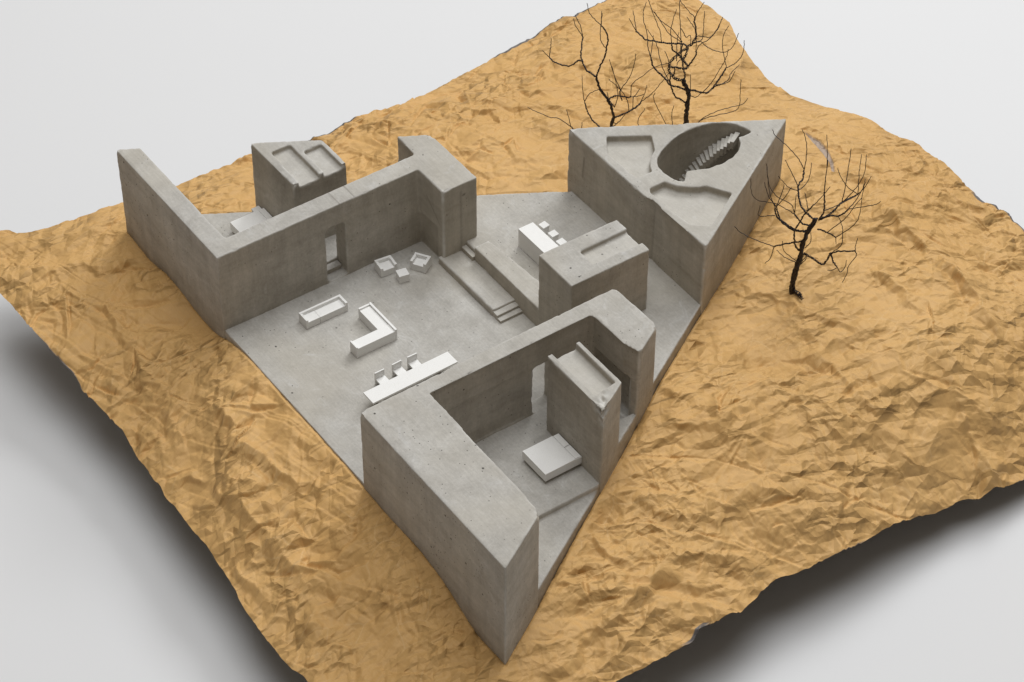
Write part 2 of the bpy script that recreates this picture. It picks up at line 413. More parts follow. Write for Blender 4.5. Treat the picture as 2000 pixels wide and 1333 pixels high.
tw = [(.1452, -.2345), (.1745, -.2350), (.1738, ybc(.1738)), (.1452, ybc(.1452)), (.1446, -.302)]
cast('tower_block', [(tw, ZB, H)],
     [([(.1494, -.228), (.1708, -.228), (.1702, -.2858), (.1500, -.2876)], .0708, .1)],
     CON, house, voxel=.0009, wob=1.5, seed=41, label='tall chipped concrete block with a trough roof')

kb = [(.2055, -.1390), (.2802, -.1400), (.2800, -.1832), (.2052, -.1826)]
cast('kitchen_block', [(kb, ZB, H)],
     [([(.2340, -.1540), (.2900, -.1538), (.2900, -.1738), (.2332, -.1716)], .0728, .1)],
     CON, house, seed=53, label='square concrete block with a slot tray in its roof')

# triangular block with pockets and stair well
Z8 = lambda x, y: (1250 + x / 8, 220 + y / 8)
well_px = [(275, 700), (330, 600), (480, 440), (600, 350), (730, 280), (860, 225), (1000, 185), (1130, 158), (1250, 150), (1380, 155), (1500, 175), (1650, 235),
           (1750, 295), (1540, 385), (1575, 470), (1540, 590), (1450, 690), (1300, 780), (1100, 860), (980, 875), (740, 905), (715, 930), (695, 1075),
           (600, 1065), (480, 1010), (380, 940), (290, 850), (268, 780)]
well = [tuple(onz(*Z8(*q), H)[:2]) for q in well_px]
tri = [(.3152, yca(.3152) - .0006), (.3172, yca(.3172) - .0002), (XC - .001, -.1184), (XC - .0012, -.1196), (.3186, ybc(.3186)), (.3170, ybc(.3170) + .001), (.3176, -.150), (.3186, -.1385), (.3150, -.1300)]
cast('stair_block', [(tri, ZB, H)],
     [(well, .0150, .1),
      ([(.3348, -.0528), (.3656, -.0729), (.3563, -.0894), (.3490, -.0940), (.3448, -.0983), (.3405, -.104), (.3386, -.1095), (.3235, -.1087), (.3225, -.0713)], .0706, .1),
      ([(.3215, -.1300), (.324, -.125), (.3392, -.125), (.3441, -.1349), (.3516, -.1419), (.3575, -.1460), (.363, -.1481), (.3742, -.167), (.3365, -.1885), (.3240, -.1772), (.3212, -.1522)], .0698, .1)],
     CON, house, seed=67, marks=[((.3180, -.1400, .072), (.3186, -.1390, .016), .0018, .28), ((.3150, -.0500, .062), (.3150, -.0480, .040), .0014, .5)], label='large triangular concrete block with sunken roof pockets and a round stair well')
sc_ = (.390, -.128)
for k in range(22):
    a0, a1 = math.radians(28 + 4.4 * k), math.radians(28 + 4.4 * (k + 1) + .5); zt = .0708 - .0030 * k + .0004 * math.sin(k * 2.3)
    ri = .0338 + .0007 * math.sin(k * 1.7); ro = .0475
    pl = [(sc_[0] + r * math.cos(a), sc_[1] + r * math.sin(a)) for r, a in ((ri, a0), (ro, a0), (ro, a1), (ri, a1))]
    block('stair_tread', pl, zt - .0075, zt, CON, house, bev=.00025, seed=k)

# terrace in front of the kitchen floor
cast('platform', [(rect(.1838, -.1082, .2075, -.0300), -.004, .0072)], [], CON, house, seed=71)
block('step', rect(.1842, -.1137, .2070, -.1060), -.002, .0048, CON, house, seed=8)
block('step', rect(.1840, -.1188, .2070, -.1120), -.002, .0024, CON, house, seed=9)
block('step', [(.2036, -.0512), (.2090, -.0512), (.2090, -.034), (.2036, -.034)], .002, .0112, CON, house, seed=10)
cast('parapet', [([(.2055, -.0512), (.2198, -.0505), (.2245, -.1110), (.2250, -.1410), (.2055, -.1410)], -.004, .0215)], [], CON, house, wob=2.0, seed=73)

# ------------------------------------------------------------------ foam furniture
def rotp(poly, c, a):
    return [(c[0] + x * math.cos(a) - y * math.sin(a), c[1] + x * math.sin(a) + y * math.cos(a)) for x, y in poly]
def fb(name, r, z0, z1, par, seed=1, bev=.00014): return block(name, rect(*r), z0, z1, FOAM, par, bev=bev, seed=seed, jit=.00006)
ZK = .0148

def sofa(label, cx, cy, rot, w, d, h, seat, name='sofa', cat='sofa', split=None, t=.0019):
    """open side faces local -y"""
    o = thing(name, label, cat, (cx, cy, 0.0002), rot)
    fb('backrest', (-w / 2, d / 2 - t, w / 2, d / 2), 0, h, o, 1)
    fb('armrest', (-w / 2, -d / 2, -w / 2 + t, d / 2 - t - .00005), 0, h - .0002, o, 2)
    fb('armrest', (w / 2 - t, -d / 2, w / 2, d / 2 - t - .00005), 0, h - .0001, o, 3)
    xs = [-w / 2 + t + .00005, w / 2 - t - .00005]
    if split: xs.insert(1, split)
    for i in range(len(xs) - 1):
        fb('seat', (xs[i], -d / 2 + .0003, xs[i + 1] - (.0002 if i < len(xs) - 2 else 0), d / 2 - t - .0001), 0, seat - .0001 * i, o, 4 + i)
    return o
sofa('long white foam sofa with a split seat near the rear wall', .0737, -.0309, math.radians(-.3), .0385, .0118, .0092, .0064, split=-.0062)
sofa('white foam armchair against the rear wall, left of the small cube table', .1438, -.0140, math.radians(-7), .0146, .0124, .0093, .0062, 'armchair', 'armchair', t=.0022)
sofa('white foam armchair by the pillar, turned towards the small cube table', .1692, -.0266, math.radians(-57), .0140, .0112, .0095, .0062, 'armchair', 'armchair', t=.0022)

ls = thing('corner_sofa', 'white foam L-shaped corner sofa in the middle of the concrete floor', 'sofa', (.088, -.068, .0002))
def lsb(n, r, z1, s): return fb(n, (r[0] - .088, r[1] + .068, r[2] - .088, r[3] + .068), 0, z1, ls, s)
lsb('backrest', (.1052, -.0870, .1070, -.0485), .0110, 1)
lsb('armrest', (.0953, -.0503, .10515, -.0486), .0106, 2)
lsb('armrest', (.0692, -.0870, .0706, -.0772), .0110, 3)
lsb('seat', (.07065, -.0869, .10515, -.0770), .0094, 4)
lsb('seat', (.0954, -.07695, .10515, -.05035), .0092, 5)

ct = thing('cube_table', 'small white foam cube table between the two armchairs', 'table', (.1492, -.0306, .0002), math.radians(-12))
fb('tabletop', (-.0044, -.0043, .0044, .0043), .0058, .0076, ct, 3); fb('base', (-.0042, -.0041, .0042, .0041), 0, .00575, ct, 4)

dt = thing('dining_table', 'long white foam dining table with speckled top beside the front wall', 'table', (.0856, -.1388, .0002), math.radians(.5))
fb('tabletop', (-.0392, -.0070, .0392, .0070), .0104, .0120, dt, 5)
fb('leg', (-.0300, -.0050, -.0285, .0050), 0, .01035, dt, 6); fb('leg', (.0285, -.0050, .0300, .0050), 0, .01035, dt, 7)
def copy_thing(src, loc, rot, label):
    c = src.copy(); col.objects.link(c); c.location = loc; c.rotation_euler = (0, 0, rot); c['label'] = label
    for ch in [x for x in bpy.data.objects if x.parent == src]:
        d = ch.copy(); col.objects.link(d); d.parent = c
    return c
GC = 'white foam chairs along the dining table'
ch = thing('dining_chair', 'white foam dining chair nearest the left end of the long table', 'chair', (.0690, -.1237, .0002), 0.0, GC)
fb('backrest', (-.0043, .0030, .0043, .0041), 0, .0128, ch, 1)
fb('seat', (-.0041, -.0050, .0041, .00295), .0052, .0066, ch, 2)
fb('leg', (-.0041, -.0050, .0041, -.0040), 0, .00515, ch, 3)
copy_thing(ch, (.0852, -.1233, .0002), .02, 'white foam dining chair in the middle of the three at the long table')
copy_thing(ch, (.0993, -.1233, .0002), -.03, 'white foam dining chair with rounded back, nearest the right end of the long table')

il = thing('kitchen_island', 'tall white foam kitchen island on the raised concrete floor', 'kitchen island', (.2466, -.0900, ZK + .0002))
fb('worktop', (-.0072, -.0270, .0072, .0256), .0172, .0184, il, 1); fb('body', (-.0071, -.0269, .0071, .0255), 0, .01715, il, 2)
GS = 'white foam stools along the kitchen island'
st = thing('bar_stool', 'square white foam stool farthest from the slotted block, behind the island', 'stool', (.2664, -.0626, ZK + .0002), .1, GS)
fb('seat', (-.0035, -.0034, .0035, .0034), .0066, .0082, st, 1, bev=.0005); fb('base', (-.0030, -.0030, .0030, .0030), 0, .00655, st, 2)
copy_thing(st, (.2664, -.0756, ZK + .0002), .02, 'square white foam stool in the middle of the row of three behind the island')
copy_thing(st, (.2659, -.0874, ZK + .0002), .06, 'square white foam stool closest to the slotted block behind the island')

def bed(label, x0, y0, x1, y1, z, pil=.0055):
    o = thing('bed', label, 'bed', ((x0 + x1) / 2, (y0 + y1) / 2, z + .0002))
    w, d = (x1 - x0) / 2, (y1 - y0) / 2
    fb('base', (-w + .002, -d + .002, w - .001, d - .002), 0, .0028, o, 1)
    fb('mattress', (-w, -d, w, d), .00285, .0098, o, 2)
    fb('cover', (-w + .00002, -d + .00002, w - pil - .0002, d - .00002), .00975, .0106, o, 3)
    fb('pillow', (w - pil, -d + .0004, w - .0003, -.0004), .00985, .0107, o, 4, bev=.0005)
    fb('pillow', (w - pil, .0003, w - .0003, d - .0004), .00985, .0107, o, 5, bev=.0005)
    return o
bed('white foam double bed with two pillows beside the tall chipped block', .1112, -.2812, .1446, -.2515, 0.0)
bed('white foam bed half hidden behind the rear wall, against the block with trays', .0607, .0600, .0930, .0908, .0080)
ns = thing('bedside_table', 'small white foam bedside block beside the bed behind the rear wall', 'bedside table', (.0888, .0950, .0082))
fb('tabletop', (-.0036, -.0036, .0036, .0034), .0062, .0076, ns, 1); fb('body', (-.0034, -.0034, .0034, .0033), 0, .00615, ns, 2)

# ------------------------------------------------------------------ crumpled paper
def catmull(p, n):
    p = np.array(p, float); P = np.vstack([2 * p[0] - p[1], p, 2 * p[-1] - p[-2]]); out = []
    for i in range(1, len(P) - 2):
        t = np.linspace(0, 1, n, endpoint=False)[:, None]
        a, b, c, d = P[i - 1], P[i], P[i + 1], P[i + 2]
        out.append(.5 * (2 * b + (c - a) * t + (2 * a - 5 * b + 4 * c - d) * t * t + (3 * b - a - 3 * c + d) * t ** 3))
    out.append(p[-1:]); return np.vstack(out)
W_, N_, E_, S_ = (-70, 512, -.035), (1268, -42, -.03), (2420, 790, -.095), (770, 1545, -.05)
nw = [W_, (0, 457, -.034), (32, 462, -.034), (60, 461, -.032), (100, 447, -.030), (170, 425, -.028), (215, 403, -.027), (260, 385, -.026), (345, 362, -.024), (400, 338, -.020), (470, 316, -.020), (560, 292, -.020),
      (620, 272, -.018), (660, 253, -.016), (688, 228, -.012), (740, 213, -.012), (800, 195, -.014), (860, 165, -.016), (900, 141, -.016), (960, 112, -.018), (1000, 96, -.02), (1050, 68, -.022),
      (1085, 45, -.024), (1120, 27, -.025), (1150, 15, -.026), (1185, -2, -.028), N_]
ne = [N_, (1330, -25, -.028), (1362, 0, -.028), (1392, 18, -.026), (1425, 45, -.026), (1440, 78, -.026), (1478, 122, -.026), (1532, 176, -.024), (1600, 198, -.018), (1640, 212, -.016), (1690, 230, -.014), (1740, 255, -.014),
      (1790, 287, -.016), (1860, 340, -.018), (1930, 398, -.022), (1965, 428, -.028), (2000, 455, -.031), (2150, 570, -.052), E_]
se = [E_, (2200, 845, -.088), (2000, 935, -.078), (1940, 957, -.073), (1880, 972, -.068), (1850, 985, -.066), (1805, 1002, -.063), (1760, 1020, -.060), (1700, 1050, -.056), (1650, 1072, -.053), (1600, 1095, -.051), (1560, 1112, -.049), (1508, 1130, -.046),
      (1470, 1160, -.040), (1435, 1190, -.042), (1370, 1233, -.044), (1345, 1256, -.044), (1310, 1275, -.044), (1262, 1300, -.046), (1215, 1318, -.046), (1180, 1335, -.046), (1000, 1430, -.048), S_]
sw = [S_, (690, 1445, -.05), (600, 1334, -.05), (562, 1300, -.05), (530, 1258, -.05), (505, 1225, -.05), (480, 1192, -.05), (440, 1120, -.050), (410, 1078, -.05), (375, 1038, -.05), (345, 995, -.048), (310, 948, -.048), (280, 905, -.046), (245, 852, -.044),
      (205, 800, -.042), (165, 762, -.040), (150, 738, -.040), (112, 700, -.038), (70, 658, -.036), (40, 620, -.034), (0, 578, -.034), (-40, 540, -.035), W_]
def side3(pts):
    c = catmull([onz(x, y, z) for x, y, z in pts], 40)
    L = np.concatenate([[0], np.cumsum(np.linalg.norm(np.diff(c[:, :2], axis=0), axis=1))]); return c, L
def resample(c, L, n):
    s = np.linspace(0, L[-1], n); return np.stack([np.interp(s, L, c[:, k]) for k in range(3)], 1)
NU, NV = 980, 900
bot, top = resample(*side3(sw), NU)[::-1], resample(*side3(ne), NU)       # u: W->S is reversed below
# v runs from the SW edge (v=0) to the NE edge (v=1); u runs from the NW edge (u=0) to the SE edge (u=1)
eSW = resample(*side3(sw[::-1]), NU); eNE = resample(*side3(ne), NU); eNW = resample(*side3(nw), NV); eSE = resample(*side3(se[::-1]), NV)
def rag(e, seed, amp=.0007):
    p = e.copy(); p[:, 2] = 0; q = e.copy()
    q[1:-1, 0] += (amp * vnoise(p, .011, seed) + amp * .3 * vnoise(p, .0035, seed + 1))[1:-1]
    q[1:-1, 1] += (amp * vnoise(p, .011, seed + 2) + amp * .3 * vnoise(p, .0035, seed + 3))[1:-1]
    return q
eSW, eNE, eNW, eSE = rag(eSW, 1), rag(eNE, 5), rag(eNW, 9), rag(eSE, 13)
u = np.linspace(0, 1, NU)[:, None, None]; v = np.linspace(0, 1, NV)[None, :, None]
G = (1 - v) * eSW[:, None] + v * eNE[:, None] + (1 - u) * eNW[None] + u * eSE[None] \
    - ((1 - u) * (1 - v) * eSW[0] + u * (1 - v) * eSW[-1] + (1 - u) * v * eNE[0] + u * v * eNE[-1])
X, Y = G[..., 0].ravel(), G[..., 1].ravel()

# base relief: thin-plate spline through edge heights and the line where paper meets concrete
ctrl = []
for e in (eSW, eNE, eNW, eSE):
    for i in np.linspace(0, len(e) - 1, 15).astype(int): ctrl.append((e[i, 0], e[i, 1], e[i, 2]))
for y_, z_ in ((.1585, -.010), (.1445, -.012), (.1219, -.0141), (.094, -.0085), (.068, -.0096), (.0454, -.0137), (.0146, -.0128), (-.006, -.0060), (-.03, -.0010), (-.08, -.0004), (-.14, -.0004), (-.19, -.0010),
               (-.2401, -.0033), (-.2777, -.002), (-.3171, -.0105), (-.3527, -.025), (-.3873, -.025)):
    ctrl.append((-.001, y_, z_))
for x_, z_ in ((.02, -.024), (.0531, -.0222), (.0986, -.0148), (.1396, -.0103), (.1854, -.0066), (.216, 0.0), (.2447, .0045), (.2897, .0060), (.3195, .0060), (.39, .0061), (.4677, .0150)):
    ctrl.append((x_ + .0006, ybc(x_) - .001, z_))
for x_, z_ in ((.05, .0055), (.088, .0060), (.12, .002), (.17, .002), (.215, .010), (.25, .0128), (.30, .0128), (.35, .006), (.40, .008), (.44, .012)):
    ctrl.append((x_, ycf(x_) + .001, z_))
def at(px, py, z): p = onz(px, py, z); ctrl.append((p[0], p[1], z))
at(1700, 560, .004); at(1850, 700, -.006); at(1500, 850, -.006); at(1300, 1050, -.016); at(300, 700, -.024); at(520, 1050, -.03); at(700, 1200, -.030); at(1750, 350, .006); at(1620, 450, .010)
at(960, 240, .012); at(1300, 80, -.004); at(100, 540, -.022); at(800, 260, .004)
ctrl = np.array(ctrl)
def tps_fit(c, lam=2e-5):
    d = np.linalg.norm(c[:, None, :2] - c[None, :, :2], axis=2); K = np.where(d > 0, d * d * np.log(d + 1e-12), 0) + lam * np.eye(len(c))
    Pm = np.hstack([np.ones((len(c), 1)), c[:, :2]]); A = np.block([[K, Pm], [Pm.T, np.zeros((3, 3))]])
    return np.linalg.solve(A, np.concatenate([c[:, 2], np.zeros(3)]))
wts = tps_fit(ctrl)
def base_z(x, y):
    z = wts[-3] + wts[-2] * x + wts[-1] * y
    for i, (cx, cy, _) in enumerate(ctrl):
        d2 = (x - cx) ** 2 + (y - cy) ** 2; z = z + wts[i] * .5 * d2 * np.log(d2 + 1e-18)
    return z
Zb = base_z(X, Y)

# crumple: layers of random facets (triangulated random heights)
def facets(spacing, seed, n=760, jag=1.0, lo=-.08, size=1.0):
    r = np.random.default_rng(seed); cnt = int((size / spacing) ** 2)
    k = int(size / spacing); gx, gy = np.meshgrid(np.arange(k + 1), np.arange(k + 1))
    pts = np.stack([gx.ravel(), gy.ravel()], 1) * spacing + r.uniform(-.62, .62, ((k + 1) ** 2, 2)) * spacing
    hgt = r.uniform(-1, 1, len(pts)); hgt = np.sign(hgt) * np.abs(hgt) ** jag
    vv, _, ff, orig, _, _ = delaunay_2d_cdt([Vector(p) for p in pts], [], [], 0, 1e-9)
    vv = np.array([tuple(q) for q in vv]); hh = np.array([hgt[o[0]] if o else 0 for o in orig])
    img = np.zeros((n, n)); s = n / size
    for f in ff:
        if len(f) != 3: continue
        P = vv[list(f)] * s; h = hh[list(f)]
        x0, x1 = max(int(P[:, 0].min()), 0), min(int(P[:, 0].max()) + 2, n); y0, y1 = max(int(P[:, 1].min()), 0), min(int(P[:, 1].max()) + 2, n)
        if x1 <= x0 or y1 <= y0: continue
        det = (P[1, 0] - P[0, 0]) * (P[2, 1] - P[0, 1]) - (P[2, 0] - P[0, 0]) * (P[1, 1] - P[0, 1])
        if abs(det) < 1e-9: continue
        xs = np.arange(x0, x1)[None, :]; ys = np.arange(y0, y1)[:, None]
        b = ((xs - P[0, 0]) * (P[2, 1] - P[0, 1]) - (P[2, 0] - P[0, 0]) * (ys - P[0, 1])) / det
        c = ((P[1, 0] - P[0, 0]) * (ys - P[0, 1]) - (xs - P[0, 0]) * (P[1, 1] - P[0, 1])) / det
        ok = (b >= -1e-6) & (c >= -1e-6) & (b + c <= 1 + 1e-6)
        sub = img[y0:y1, x0:x1]; sub[ok] = (h[0] + b * (h[1] - h[0]) + c * (h[2] - h[0]))[ok]
    return img
def sample(img, x, y, size=1.0):
    n = img.shape[0]; fx = np.clip(x / size * n, 0, n - 2.001); fy = np.clip(y / size * n, 0, n - 2.001)
    ix, iy = fx.astype(int), fy.astype(int); dx, dy = fx - ix, fy - iy
    return (img[iy, ix] * (1 - dx) + img[iy, ix + 1] * dx) * (1 - dy) + (img[iy + 1, ix] * (1 - dx) + img[iy + 1, ix + 1] * dx) * dy
P3 = np.stack([X, Y, np.zeros_like(X)], 1)
xx, yy = X + .22 + .004 * vnoise(P3, .05, 31), Y + .60 + .004 * vnoise(P3, .05, 32)
# stretch across one direction so that creases run lengthwise like the photo's
def rotated(a, kx, ky): c, s = math.cos(a), math.sin(a); return (xx * c - yy * s) * kx, (xx * s + yy * c) * ky
calm = sstep(-.35, .35, vnoise(P3, .085, 41)); calm2 = sstep(-.3, .45, vnoise(P3, .045, 42))
crum = np.zeros_like(X)
for (sp, seed, amp, ang, kx, ky, msk, fold) in (
        (.075, 1, .0050, .35, .8, 1.0, None, 0), (.034, 2, .0027, .5, .8, 1.1, calm, 0), (.019, 3, .0026, .65, .8, 1.1, calm2, 1),
        (.0125, 6, .0022, -.9, .78, 1.1, calm, 1), (.0085, 4, .0009, .2, .85, 1.1, calm2, 0), (.0062, 5, .0008, 1.3, .8, 1.1, calm, 1)):
    a, b = rotated(ang, kx, ky); img = facets(sp, seed, n=1500 if sp < .02 else 800, jag=1.15, size=1.25)
    if fold: img = np.abs(img) * 1.25 - .5          # sharp creases along the zero line
    bl = img                                        # crests and valleys drawn up into thin creases
    for _ in range(3):
        for ax in (0, 1): bl = (np.roll(bl, 1, ax) + bl + np.roll(bl, -1, ax)) / 3
    img = img + (1.6 if sp < .03 else .8) * (img - bl)
    h = sample(img, a + .25, b + .02, 1.25)
    crum += amp * h * ((.50 + .62 * msk) if msk is not None else 1.0)

# the large folds that can be read in the photograph (pixel polylines laid on the relief)
folds = [([(380, 560), (415, 575), (450, 600), (490, 630), (520, 660), (550, 685)], -.0035, .006), ([(168, 562), (205, 590), (235, 630), (262, 670), (285, 715), (320, 740), (335, 790), (345, 850)], .0055, .008),
         ([(380, 748), (415, 790), (450, 835), (500, 880), (540, 920), (600, 950), (640, 985)], .0055, .009), ([(405, 900), (450, 945), (500, 1000), (560, 1055), (610, 1105), (640, 1140)], .0060, .009),
         ([(270, 880), (330, 890), (400, 905), (440, 915)], .0035, .006), ([(440, 1000), (480, 1080), (560, 1140), (640, 1210), (690, 1280)], .0050, .009),
         ([(1040, 1290), (1120, 1235), (1190, 1190), (1250, 1130), (1310, 1105), (1380, 1120)], .0065, .010), ([(1190, 985), (1260, 988), (1320, 1005), (1400, 1010)], .0040, .006),
         ([(1390, 1005), (1420, 965), (1470, 945), (1540, 940)], .0040, .007), ([(1560, 720), (1620, 745), (1680, 790), (1740, 800)], .0040, .007),
         ([(1600, 730), (1560, 770), (1520, 830), (1500, 870)], -.0035, .008), ([(1690, 430), (1740, 470), (1800, 505), (1850, 545), (1900, 590), (1950, 630), (2020, 655)], .0070, .012),
         ([(1810, 690), (1860, 740), (1910, 800), (1960, 850), (2010, 880)], .0065, .011), ([(1640, 380), (1700, 400), (1760, 450)], .0035, .008), ([(1690, 560), (1760, 600), (1800, 640)], .0035, .007),
         ([(800, 215), (860, 225), (930, 250), (990, 255)], .0045, .008), ([(690, 245), (740, 265), (800, 262)], .0035, .007), ([(1060, 130), (1120, 150), (1180, 160)], .003, .006),
         ([(100, 500), (160, 520), (220, 515), (270, 505)], .004, .008), ([(1170, 700), (1260, 760), (1330, 800), (1420, 830)], .0045, .008), ([(1300, 860), (1400, 850), (1480, 800), (1520, 780)], .0035, .007),
         ([(1480, 600), (1550, 640), (1620, 655), (1700, 690)], .004, .008), ([(1120, 1000), (1160, 1060), (1200, 1080), (1300, 1080)], .0035, .007)]
for pts, amp, wd in folds:
    c = catmull([onz(x, y, -.012)[:2] for x, y in pts], 8)
    bx0, bx1, by0, by1 = c[:, 0].min() - .05, c[:, 0].max() + .05, c[:, 1].min() - .05, c[:, 1].max() + .05
    idx = np.nonzero((X > bx0) & (X < bx1) & (Y > by0) & (Y < by1))[0]
    px, py = X[idx] + .0055 * vnoise(P3[idx], .016, 55) + .0022 * vnoise(P3[idx], .006, 57), Y[idx] + .0055 * vnoise(P3[idx], .016, 56) + .0022 * vnoise(P3[idx], .006, 58)
    best = np.full(len(idx), 9.0); sd = np.zeros(len(idx)); tt = np.zeros(len(idx)); n_ = len(c) - 1
    for k in range(n_):
        a, b = c[k], c[k + 1]; d = b - a; L2 = (d * d).sum() + 1e-12
        t = np.clip(((px - a[0]) * d[0] + (py - a[1]) * d[1]) / L2, 0, 1); qx, qy = px - a[0] - t * d[0], py - a[1] - t * d[1]
        dist = np.hypot(qx, qy); s = np.sign(d[0] * qy - d[1] * qx); m_ = dist < best
        best[m_] = dist[m_]; sd[m_] = s[m_]; tt[m_] = ((k + t) / n_)[m_]
    w1 = wd * np.where(sd > 0, 2.2, .75) * (1 + .45 * vnoise(P3[idx], .02, 78))          # steep on one side, long on the other
    prof = .8 * np.maximum(0, 1 - best / w1) * np.minimum(1, np.minimum(tt, 1 - tt) * 6 + .05) * (.75 + .5 * vnoise(P3[idx], .018, 77))
    crum[idx] += 1.35 * amp * prof
# settle the crumple near the boundary heights and where the paper tucks against the concrete
dBC = (ybc(X) - Y) / math.hypot(1, SLOPE_BC); dCA = (Y - ycf(X)) / math.hypot(1, SLOPE_CA); dAB = -X
sdist = np.maximum(np.maximum(dBC, dCA), dAB)       # >0 outside the triangle
near = sstep(0, .012, sdist)
Z = Zb + crum * (.15 + .85 * near)
Z = Z - .0012 * sstep(.0016, .0002, sdist) - .030 * sstep(-.0006, -.0030, sdist)
# curl the free edges slightly
ui = np.repeat(np.linspace(0, 1, NU), NV); vi = np.tile(np.linspace(0, 1, NV), NU)
ed_ = np.minimum(np.minimum(ui, 1 - ui), np.minimum(vi, 1 - vi))
torn = sstep(.0026, .0020, ed_ + .0032 * vnoise(P3, .035, 61)) * sstep(.20, .32, vnoise(P3, .07, 62))
tear = np.zeros_like(torn)
# tear in the sheet beyond the right-hand tree
tear_px = [(1570, 256), (1586, 268), (1598, 273), (1608, 286), (1618, 299), (1626, 318), (1628, 336), (1624, 334), (1620, 317), (1609, 302), (1597, 288), (1584, 274)]
idx = np.arange(NU * NV).reshape(NU, NV)
quads = np.stack([idx[:-1, :-1], idx[1:, :-1], idx[1:, 1:], idx[:-1, 1:]], -1).reshape(-1, 4)
C3 = np.stack([X, Y, Z], 1)
cc = C3[quads[:, 0]]; q = (cc - CP) @ CM.T; pxs, pys = 1000 + F_PX * q[:, 0] / q[:, 2], 666.5 + F_PX * q[:, 1] / q[:, 2]
ins = np.zeros(len(quads), bool)
for i in range(len(tear_px)):
    (x1, y1), (x2, y2) = tear_px[i], tear_px[i - 1]
    m_ = ((y1 > pys) != (y2 > pys)); ins ^= m_ & (pxs < (x2 - x1) * (pys - y1) / (y2 - y1 + 1e-9) + x1)
deep = sdist[quads[:, 0]] < -.006
tear[np.unique(quads[ins])] = 1.0; C3[np.unique(quads[ins]), 2] -= .0022
quads = quads[~deep]
me = bpy.data.meshes.new('paper_sheet'); me.vertices.add(len(C3)); me.vertices.foreach_set('co', C3.ravel())
me.loops.add(len(quads) * 4); me.loops.foreach_set('vertex_index', quads.ravel().astype(np.int32))
me.polygons.add(len(quads)); me.polygons.foreach_set('loop_start', np.arange(0, len(quads) * 4, 4, dtype=np.int32))
me.update(calc_edges=True); me.validate()
for nm, arr in (('torn', torn), ('tear', tear)):
    at_ = me.attributes.new(nm, 'FLOAT', 'POINT'); at_.data.foreach_set('value', arr.astype(np.float32))
me.materials.append(PAPER); me.shade_smooth()
paper = link(bpy.data.objects.new('paper_sheet', me))
paper['label'] = 'large crumpled ochre kraft paper sheet forming the hilly ground under the model'; paper['category'] = 'paper'
def ground(x, y):
    return float(base_z(np.array([x]), np.array([y]))[0])

# ------------------------------------------------------------------ backdrop
ZG = -.105
bmm = bmesh.new(); s_ = 14.0
vs = [bmm.verts.new((x, y, ZG)) for x, y in ((-s_, -s_), (s_, -s_), (s_, s_), (-s_, s_))]; bmm.faces.new(vs)
me = bpy.data.meshes.new('studio_floor'); bmm.to_mesh(me); bmm.free(); me.materials.append(TABLE)
sf = link(bpy.data.objects.new('studio_floor', me)); sf['kind'] = 'structure'

# ------------------------------------------------------------------ wire trees
def tube(path, rad, sides=6):
    path = np.array(path, float); n = len(path); rad = np.broadcast_to(rad, (n,)).copy()
    tan = np.gradient(path, axis=0); tan /= np.maximum(np.linalg.norm(tan, axis=1, keepdims=True), 1e-9)
    up = np.array([.3, .2, 1.0]); vs, fs = [], []; nrm = np.cross(tan[0], up); nrm /= np.linalg.norm(nrm)
    for i in range(n):
        nrm = nrm - tan[i] * (nrm @ tan[i]); nrm /= max(np.linalg.norm(nrm), 1e-9); bi = np.cross(tan[i], nrm)
        for k in range(sides):
            a = 2 * math.pi * k / sides; vs.append(path[i] + rad[i] * (math.cos(a) * nrm + math.sin(a) * bi))
    for i in range(n - 1):
        for k in range(sides):
            j = (k + 1) % sides; fs.append((i * sides + k, i * sides + j, (i + 1) * sides + j, (i + 1) * sides + k))
    fs.append(tuple(range(sides))[::-1]); fs.append(tuple((n - 1) * sides + k for k in range(sides)))
    return vs, fs
def twisted(path, strands, off, rs, pitch, phase=0.0):
    """several wires wound round one path; off, rs may taper (start, end)"""
    path = np.array(path, float); n = len(path); L = np.concatenate([[0], np.cumsum(np.linalg.norm(np.diff(path, axis=0), axis=1))])
    m_ = max(int(L[-1] / .0007), 6); s = np.linspace(0, L[-1], m_); p = np.stack([np.interp(s, L, path[:, k]) for k in range(3)], 1)
    tan = np.gradient(p, axis=0); tan /= np.maximum(np.linalg.norm(tan, axis=1, keepdims=True), 1e-9)
    a1 = np.cross(tan, NH); a1 /= np.maximum(np.linalg.norm(a1, axis=1, keepdims=True), 1e-9); a2 = np.cross(tan, a1)
    o_ = np.linspace(off[0], off[1], m_); r_ = np.linspace(rs[0], rs[1], m_); V, Fc = [], []
    for k in range(strands):
        ph = phase + 2 * math.pi * k / strands + s / pitch * 2 * math.pi + .6 * np.sin(s * 330 + k * 2.1)
        jit = 1 + .25 * np.sin(s * 610 + 1.7 * k)
        q = p + (np.cos(ph) * o_ * jit)[:, None] * a1 + (np.sin(ph) * o_ * jit)[:, None] * a2
        v_, f_ = tube(q, r_ * (1 + .18 * np.sin(s * 900 + k)), 5); b_ = len(V); V += v_; Fc += [tuple(b_ + i for i in f) for f in f_]
    return V, Fc
WR = .00036
